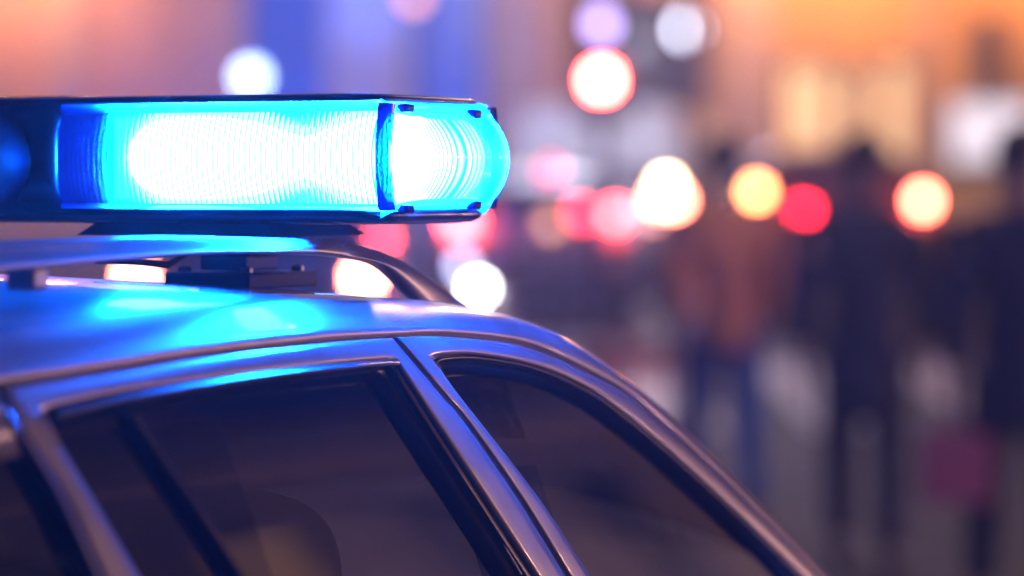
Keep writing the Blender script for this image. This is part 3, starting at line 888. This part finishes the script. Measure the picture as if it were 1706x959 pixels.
vehicle('delivery_van', 'white delivery van parked before the dark shop window', 'van', 990, 40.0, 'white_body', van=True, H=2.05, L=4.9, Wd=1.95, heading=math.radians(-12),
        lamps=[('tail_light', .86, .95, .06, .14, RED, 8), ('tail_light', -.86, .95, .06, .14, RED, 8)])

# scooter with its headlight on, facing the camera
sc_ = empty('motor_scooter'); tag(sc_, 'motor scooter with bright white headlight facing the police car', 'scooter')
for x in (-.62, .62):
    w = MB().lathe([(.14,-.04),(.20,-.05),(.225,-.03),(.225,.03),(.20,.05),(.14,.04)], axis='y', c=(x,0,.225), seg=20).build('wheel', M['tyre'], sc_, True)
    MB().lathe([(.02,-.03),(.13,-.035),(.14,0),(.13,.035),(.02,.03)], axis='y', c=(x,0,.225), seg=14).build('rim', M['rim'], w)
MB().tube([(-.60,0,.23),(-.50,0,.55),(-.42,0,.95)], .035, 8).build('fork', M['matte_black'], sc_, True)
b = MB(); b.grid([[Vector((-.50 + .10*(z-.3) + .09*(y/.2)**2, y*(1 if z < .7 else .8), z)) for y in (-.20,-.1,0,.1,.20)] for z in (.30,.5,.7,.86)])
o = b.build('leg_shield', M['white_body'], sc_, True); o.modifiers.new('thick', 'SOLIDIFY').thickness = .03
MB().box(-.40, .15, -.16, .16, .24, .30).build('footboard', M['matte_black'], sc_, bevel=.02)
b = MB(); b.tube([(.05,0,.38),(.25,0,.52),(.55,0,.60),(.78,0,.62)], [.10,.17,.18,.08], 12); b.build('rear_body', M['white_body'], sc_, True)
b = MB(); b.tube([(.0,0,.68),(.3,0,.74),(.62,0,.76)], [.07,.13,.10], 10, flat=.4); b.build('saddle', M['matte_black'], sc_, True)
MB().tube([(-.38,-.34,1.0),(-.42,-.15,.97),(-.44,0,.95),(-.42,.15,.97),(-.38,.34,1.0)], .02, 8).build('handlebar', M['matte_black'], sc_, True)
for s in (-1, 1):
    mm = MB(); mm.tube([(-.40, s*.25, .98), (-.42, s*.30, 1.16)], .008, 6); a_ = mm.build('mirror_stem', M['matte_black'], sc_)
    MB().lathe([(.02,-.01),(.055,-.008),(.055,.008),(.02,.01)], axis='x', c=(-.42, s*.31, 1.19), seg=14).build('mirror', M['rim'], a_)
lamp_mesh('headlight', emitter('headlight_glow', WHT, 75), sc_, (-.50, 0, .80), (.05, .07, .065))
lamp_mesh('position_light', emitter('position_light_glow', (.62,.62,1.0), 14), sc_, (-.47, .10, .94), (.03, .07, .07))
place(sc_, 798, 22.0)

# lamps on posts
def post_lamp(name, label, cat, px, py, d, r, colr, st, light=0, group=None, pole_r=.05):
    z = pz(py, d); g = gz(d); h = z - g; r *= .72; st *= 2.0
    root = empty(name); tag(root, label, cat, group)
    MB().lathe([(pole_r*2.2,0),(pole_r*2.2,.12),(pole_r*1.2,.2),(pole_r, h*.5),(pole_r*.8, h-r*1.05)], seg=12).build('post', M['dark_frame'], root, True)
    gb = MB(); gb.lathe([(r*math.sin(a), h + -r*math.cos(a)) for a in [.15 + (math.pi-.3)*i/12 for i in range(13)]], seg=20)
    gb.build('globe', emitter(name + '_glow', colr, st), root, True)
    MB().lathe([(r*.5, h+r*.93), (r*.45, h+r*1.05), (.02, h+r*1.25)], seg=12).build('finial', M['dark_frame'], root, True)
    if light:
        ld = bpy.data.lights.new('globe_light', 'POINT'); ld.energy = light; ld.color = colr; ld.shadow_soft_size = r
        lo = bpy.data.objects.new('globe_light', ld); COL.objects.link(lo); lo.parent = root; lo.location = (0, 0, h + r + .35)
    place(root, px, d); return root
post_lamp('street_lamp', 'tall street lamp with pale lavender globe beside the red signal', 'street lamp', 1145, 48, 42, .19, (.80,.80,1.0), 12.0, light=60)
post_lamp('street_lamp', 'street lamp with dim orange globe before the dark windows', 'street lamp', 690, -6, 40, .15, (1.0,.36,.16), 4.0)
post_lamp('street_lamp', 'street lamp with cold bluish globe before the peach house', 'street lamp', 418, 128, 36, .17, (.55,.72,1.0), 8, light=60)
for nm, lb, px, py, d, r, colr, st in (
    ('warning_lamp', 'red warning lamp on a thin stand', 968, 355, 22, .085, (1.0,.05,.09), 10),
    ('warning_lamp', 'dim amber warning lamp on a thin stand', 917, 373, 22, .085, (1.0,.42,.25), 2.6),
    ('warning_lamp', 'faint pink warning lamp on a tall thin stand', 918, 285, 22, .085, (1.0,.12,.22), 3.2),
    ('bollard_light', 'low bollard with faint pink light beside the man in the tan jacket', 1120, 490, 15.5, .06, (.9,.55,.62), 5)):
    post_lamp(nm, lb, 'lamp', px, py, d, r, colr, st, pole_r=.018)
def fill_lamp(label, px, d, h, colr, power, reach):  # street lamps added only for their light on the traffic and people
    root = empty('street_lamp'); tag(root, label, 'street lamp')
    MB().lathe([(.12,0),(.12,.5),(.075,.6),(.05,h-.3)], seg=12).build('post', M['dark_frame'], root, True)
    MB().tube([(0,0,h-.35), (0,reach*.2,h-.05), (0,reach*.6,h+.05), (0,reach,h)], .03, 8).build('arm', M['dark_frame'], root, True)
    hd = MB(); hd.box(-.14, .14, reach-.1, reach+.5, h-.04, h+.08); hd.build('lamp_head', M['dark_frame'], root, bevel=.03)
    MB().box(-.11, .11, reach-.05, reach+.45, h-.06, h-.042).build('diffuser', emitter('lamp_diffuser', colr, 20), root)
    ld = bpy.data.lights.new('fill_light', 'POINT'); ld.shadow_soft_size = .12; ld.energy = power; ld.color = colr
    lo = bpy.data.objects.new('fill_light', ld); COL.objects.link(lo); lo.parent = root; lo.location = (0, reach+.2, h-.25)
    place(root, px, d)
fill_lamp('added street lamp that lights the white van and the traffic', 1150, 34.0, 5.4, (.84,.80,1.0), 3200, 1.0)
fill_lamp('added street lamp out of view that lights the walking people', 2020, 13.5, 5.4, (1.0,.60,.46), 430, 1.0)
# signal head with two lenses
sg = empty('traffic_signal'); tag(sg, 'traffic signal showing a bright red light on a dark post', 'traffic signal')
dS = 30.0; zr = pz(133, dS) - gz(dS); zu = pz(40, dS) - gz(dS)
MB().lathe([(.10,0),(.10,.1),(.055,.15),(.05,zr-.35)], seg=12).build('post', M['dark_frame'], sg, True)
MB().box(0, .14, -.26, .26, zr-.35, zu+.32).build('backing_board', M['matte_black'], sg, bevel=.02)
for z, colr, st, nm in ((zr, (1.0,.06,.045), 150, 'red_light'), (zu, (.60,.42,1.0), 5, 'upper_light')):
    o = lamp_mesh(nm, emitter(nm + '_glow', colr, st*2.2), sg, (-.03, 0, z), (.03, .15, .15))
    vs = MB(); vs.grid([[Vector((x, .185*math.cos(a), z + .185*math.sin(a))) for a in [math.pi*k/10 for k in range(11)]] for x in (-.22, -.003)])
    v_ = vs.build('visor', M['matte_black'], o, True)
place(sg, 1002, dS)
# lit panel and dark hanging sign on the shop front
def on_front(name, label, cat, x0, x1, y0, y1, m, depth=.15, off=.03):
    root = empty(name, at(FD - off, (pu(x0,FD)+pu(x1,FD))/2, pz(y1, FD)), TH); tag(root, label, cat)
    w = (pu(x1,FD)-pu(x0,FD))/2; h = pz(y0,FD)-pz(y1,FD)
    MB().box(-depth, 0, -w, w, 0, h).build('case', M['dark_frame'], root, bevel=.015)
    MB().box(-depth-.012, -depth-.002, -w+.05, w-.05, .05, h-.05).build('face', m, root)
on_front('sign_panel', 'pale lit blank panel over the shop door', 'sign', 1575, 1720, 165, 275, M['sign_glow'])
on_front('hanging_sign', 'narrow dark upright sign on the orange shop wall', 'sign', 1625, 1662, 25, 155, M['matte_black'], .3)

# ------------------------------------------------------------------ people
def skin_mesh(name, verts, edges, radii, m, parent, sub=2, root_i=0):
    me = bpy.data.meshes.new(name); me.from_pydata(verts, edges, []); me.update()
    o = bpy.data.objects.new(name, me); COL.objects.link(o); me.materials.append(m)
    md = o.modifiers.new('skin', 'SKIN'); md.use_smooth_shade = True
    sl = me.skin_vertices
    if not sl:
        bm = bmesh.new(); bm.from_mesh(me); bm.verts.layers.skin.verify(); bm.to_mesh(me); bm.free(); sl = me.skin_vertices
    for i, r in enumerate(radii):
        rr_ = r if isinstance(r, tuple) else (r, r)
        sl[0].data[i].radius = rr_
        sl[0].data[i].use_root = (i == root_i)
    s = o.modifiers.new('sub', 'SUBSURF'); s.levels = sub; s.render_levels = sub
    o.parent = parent
    return o
class Rig:
    def __init__(s): s.v = []; s.e = []; s.r = []
    def add(s, p, r, par=None):
        s.v.append(p); s.r.append(r)
        if par is not None: s.e.append((par, len(s.v)-1))
        return len(s.v)-1
M['skin'] = mat('skin', (.45,.28,.20), .55); M['hair'] = mat('dark_hair', (.02,.015,.012), .6)
M['tan_jacket'] = mat('tan_jacket', (.60,.26,.11), .8, noise=.15, nscale=9); M['jeans'] = mat('blue_jeans', (.04,.12,.45), .85, noise=.2, nscale=12)
M['navy_coat'] = mat('navy_coat', (.015,.02,.06), .8, noise=.2, nscale=9); M['dark_trousers'] = mat('dark_trousers', (.02,.022,.04), .85)
M['shoe'] = mat('shoe_leather', (.03,.025,.022), .5)
def person(label, px, d, H, top, bottom, heading, stride=.22, coat=0.0, arm=0.10, elbow=.10, hold=False):
    """+x is the way the person faces"""
    root = empty('person'); tag(root, label, 'person', 'people walking on the street')
    k = H/1.75
    b = Rig()
    pel = b.add((0,0,.95*k), (.13*k,.10*k)); sp_ = b.add((0,0,1.12*k), (.125*k,.09*k), pel); ch = b.add((0,0,1.32*k), (.15*k,.10*k), sp_)
    nk = b.add((.0,0,1.48*k), .052*k, ch); hd0 = b.add((.02*k,0,1.56*k), .062*k, nk); hd1 = b.add((.02*k,0,1.65*k), (.078*k,.088*k), hd0); hd2 = b.add((.01*k,0,1.715*k), (.06*k,.07*k), hd1)
    jk = Rig(); j0 = jk.add((0,0,(.80 - coat)*k), (.185*k,.15*k)); j1 = jk.add((0,0,1.0*k), (.175*k,.135*k), j0); j2 = jk.add((0,0,1.18*k), (.17*k,.125*k), j1); j3 = jk.add((0,0,1.36*k), (.175*k,.12*k), j2); j4 = jk.add((0,0,1.455*k), (.085*k,.08*k), j3)
    tr = Rig(); t0 = tr.add((0,0,.96*k), (.16*k,.13*k)); 
    feet = []; hands = []
    for s in (-1, 1):
        fx = s*stride
        hip = b.add((0, s*.09*k, .88*k), .085*k, pel); kn = b.add((fx*.55 + .03, s*.10*k, .50*k), .055*k, hip)
        an = b.add((fx, s*.10*k, .09*k), .038*k, kn); to = b.add((fx + .14*k, s*.11*k, .035*k), .03*k, an)
        q = tr.add((0, s*.09*k, .86*k), .105*k, t0); q = tr.add((fx*.55 + .03, s*.10*k, .50*k), .078*k, q); q = tr.add((fx, s*.10*k, .11*k), .062*k, q)
        feet.append((fx, s*.105*k))
        sh = b.add((0, s*.17*k, 1.39*k), .055*k, ch)
        ex, ez = -s*arm - .02, 1.11*k; el = b.add((ex, s*.235*k, ez), .042*k, sh)
        wx, wz = -s*arm*1.7 + elbow, .87*k; wr = b.add((wx, s*.24*k, wz), .027*k, el)
        pm = b.add((wx + .02, s*.24*k, wz - .07*k), (.018*k,.032*k), wr)
        for fi, (ox, ln) in enumerate(((-.026,.070), (-.009,.082), (.009,.078), (.026,.062))):
            f1 = b.add((wx + .02 + ox*k, s*.238*k, wz - .105*k), .0085*k, pm)
            f2 = b.add((wx + .026 + ox*k, s*.228*k, wz - (.105 + ln*.55)*k), .0078*k, f1)
            b.add((wx + .036 + ox*k, s*.212*k, wz - (.105 + ln)*k), .0068*k, f2)
        t1 = b.add((wx + .055*k, s*.225*k, wz - .055*k), .010*k, pm); b.add((wx + .075*k, s*.215*k, wz - .10*k), .0085*k, t1)
        q = jk.add((0, s*.185*k, 1.385*k), .078*k, j3); q = jk.add((ex, s*.240*k, ez), .062*k, q); jk.add((wx*.97, s*.242*k, wz + .03*k), .045*k, q)
        hands.append((wx + .03, s*.235*k, wz - .14*k))
    body = skin_mesh('body', b.v, b.e, b.r, M['skin'], root)
    jk.r = [(r[0]*1.16, r[1]*1.12) if isinstance(r, tuple) else r*1.15 for r in jk.r]
    skin_mesh('jacket', jk.v, jk.e, jk.r, M[top], root, root_i=1)
    skin_mesh('trousers', tr.v, tr.e, tr.r, M[bottom], root)
    hr = MB(); hr.lathe([(.105*k*math.cos(a), 1.665*k + .105*k*math.sin(a)) for a in [-.35 + (math.pi/2+.30)*i/9 for i in range(10)]], seg=18)
    for v in hr.v: v.x = v.x*1.08 - .012; v.y *= .90
    hr.build('hair', M['hair'], root, True)
    for s in (-1, 1):
        lathe_e = MB(); lathe_e.lathe([(.004,-.006),(.018,-.004),(.018,.004),(.004,.006)], axis='y', c=(.005, s*.088*k, 1.635*k), seg=10)
        for v in lathe_e.v: v.z = 1.635*k + (v.z-1.635*k)*1.6
        lathe_e.build('ear', M['skin'], root, True)
        MB().lathe([(.002,-.006),(.009,0),(.002,.006)], axis='x', c=(.098*k, s*.032*k, 1.655*k), seg=8).build('eye', M['hair'], root, True)
    MB().tube([(.098*k,0,1.655*k), (.122*k,0,1.615*k), (.100*k,0,1.605*k)], [.008,.013,.008], 8).build('nose', M['skin'], root, True)
    MB().tube([(.092*k,-.022,1.575*k), (.100*k,0,1.573*k), (.092*k,.022,1.575*k)], [.003,.006,.003], 6).build('mouth', mat('lips', (.35,.13,.11), .5), root, True)
    for fx, fy in feet:
        sh_ = MB(); sh_.grid([[Vector((fx + x, fy + w*math.cos(a), max(0, h*(.35 + .65*math.sin(a))))) for a in [2*math.pi*i/12 for i in range(12)]] for x, w, h in ((-.085,.02,.05), (-.07,.038,.10), (.0,.042,.115), (.09,.048,.075), (.17,.044,.055), (.205,.02,.03))], True)
        sh_.cap([sh_.v[i] for i in range(12)]); sh_.cap([sh_.v[60+i] for i in range(12)])
        sh_.build('shoe', M['shoe'], root, True)
    place(root, px, d, heading)
    return root, hands
person('person in a tan jacket and blue jeans walking away', 1205, 15.5, 1.80, 'tan_jacket', 'jeans', math.radians(8), .18)
person('person with dark hair in a long navy coat seen from behind', 1440, 14.0, 1.80, 'navy_coat', 'dark_trousers', math.radians(-6), .24, coat=.22)
r3, h3 = person('person in dark clothes carrying a small pink bag', 1700, 12.3, 1.80, 'navy_coat', 'dark_trousers', math.radians(4), .20, coat=.15, arm=.05, elbow=.03)
M['pink_bag'] = mat('pink_bag', (.85,.22,.20), .5)
bgx = empty('shopping_bag'); tag(bgx, 'small pink paper bag hanging from a hand', 'bag')
bb_ = MB(); rows = [[Vector((sx*w*.4, sy*w, z)) for sx, sy in ((-1,-1),(1,-1),(1,1),(-1,1))] for w, z in ((.12,-.30), (.13,-.18), (.13,-.05))]
bb_.grid(rows, True); bb_.cap(rows[0]); bb_.build('bag_body', M['pink_bag'], bgx, bevel=.01)
for s in (-1, 1):
    MB().tube([(s*.035,-.06,-.05), (s*.02,-.03,.02), (s*.0,0,.04), (s*.02,.03,.02), (s*.035,.06,-.05)], .006, 6).build('handle', M['pink_bag'], bgx)
hp = Matrix.Rotation(TH + math.radians(4), 4, 'Z') @ Vector(h3[1]); bgx.location = r3.location + hp; bgx.rotation_euler = (0,0,TH)

# ------------------------------------------------------------------ haze volume added to spread the light bar's blue halo
hz = MB(); hz.box(-40, 140, -60, 120, -1.2, 26)
hm = bpy.data.materials.new('halo_haze'); hm.use_nodes = True; nt = hm.node_tree
for n in list(nt.nodes): nt.nodes.remove(n)
vo = nt.nodes.new('ShaderNodeVolumePrincipled'); oo = nt.nodes.new('ShaderNodeOutputMaterial')
vo.inputs['Color'].default_value = (.92,.94,1.0,1); vo.inputs['Density'].default_value = .0042; vo.inputs['Anisotropy'].default_value = .65
nt.links.new(vo.outputs[0], oo.inputs['Volume'])
hz.build('haze', hm); tag(bpy.data.objects['haze'], kind='stuff')
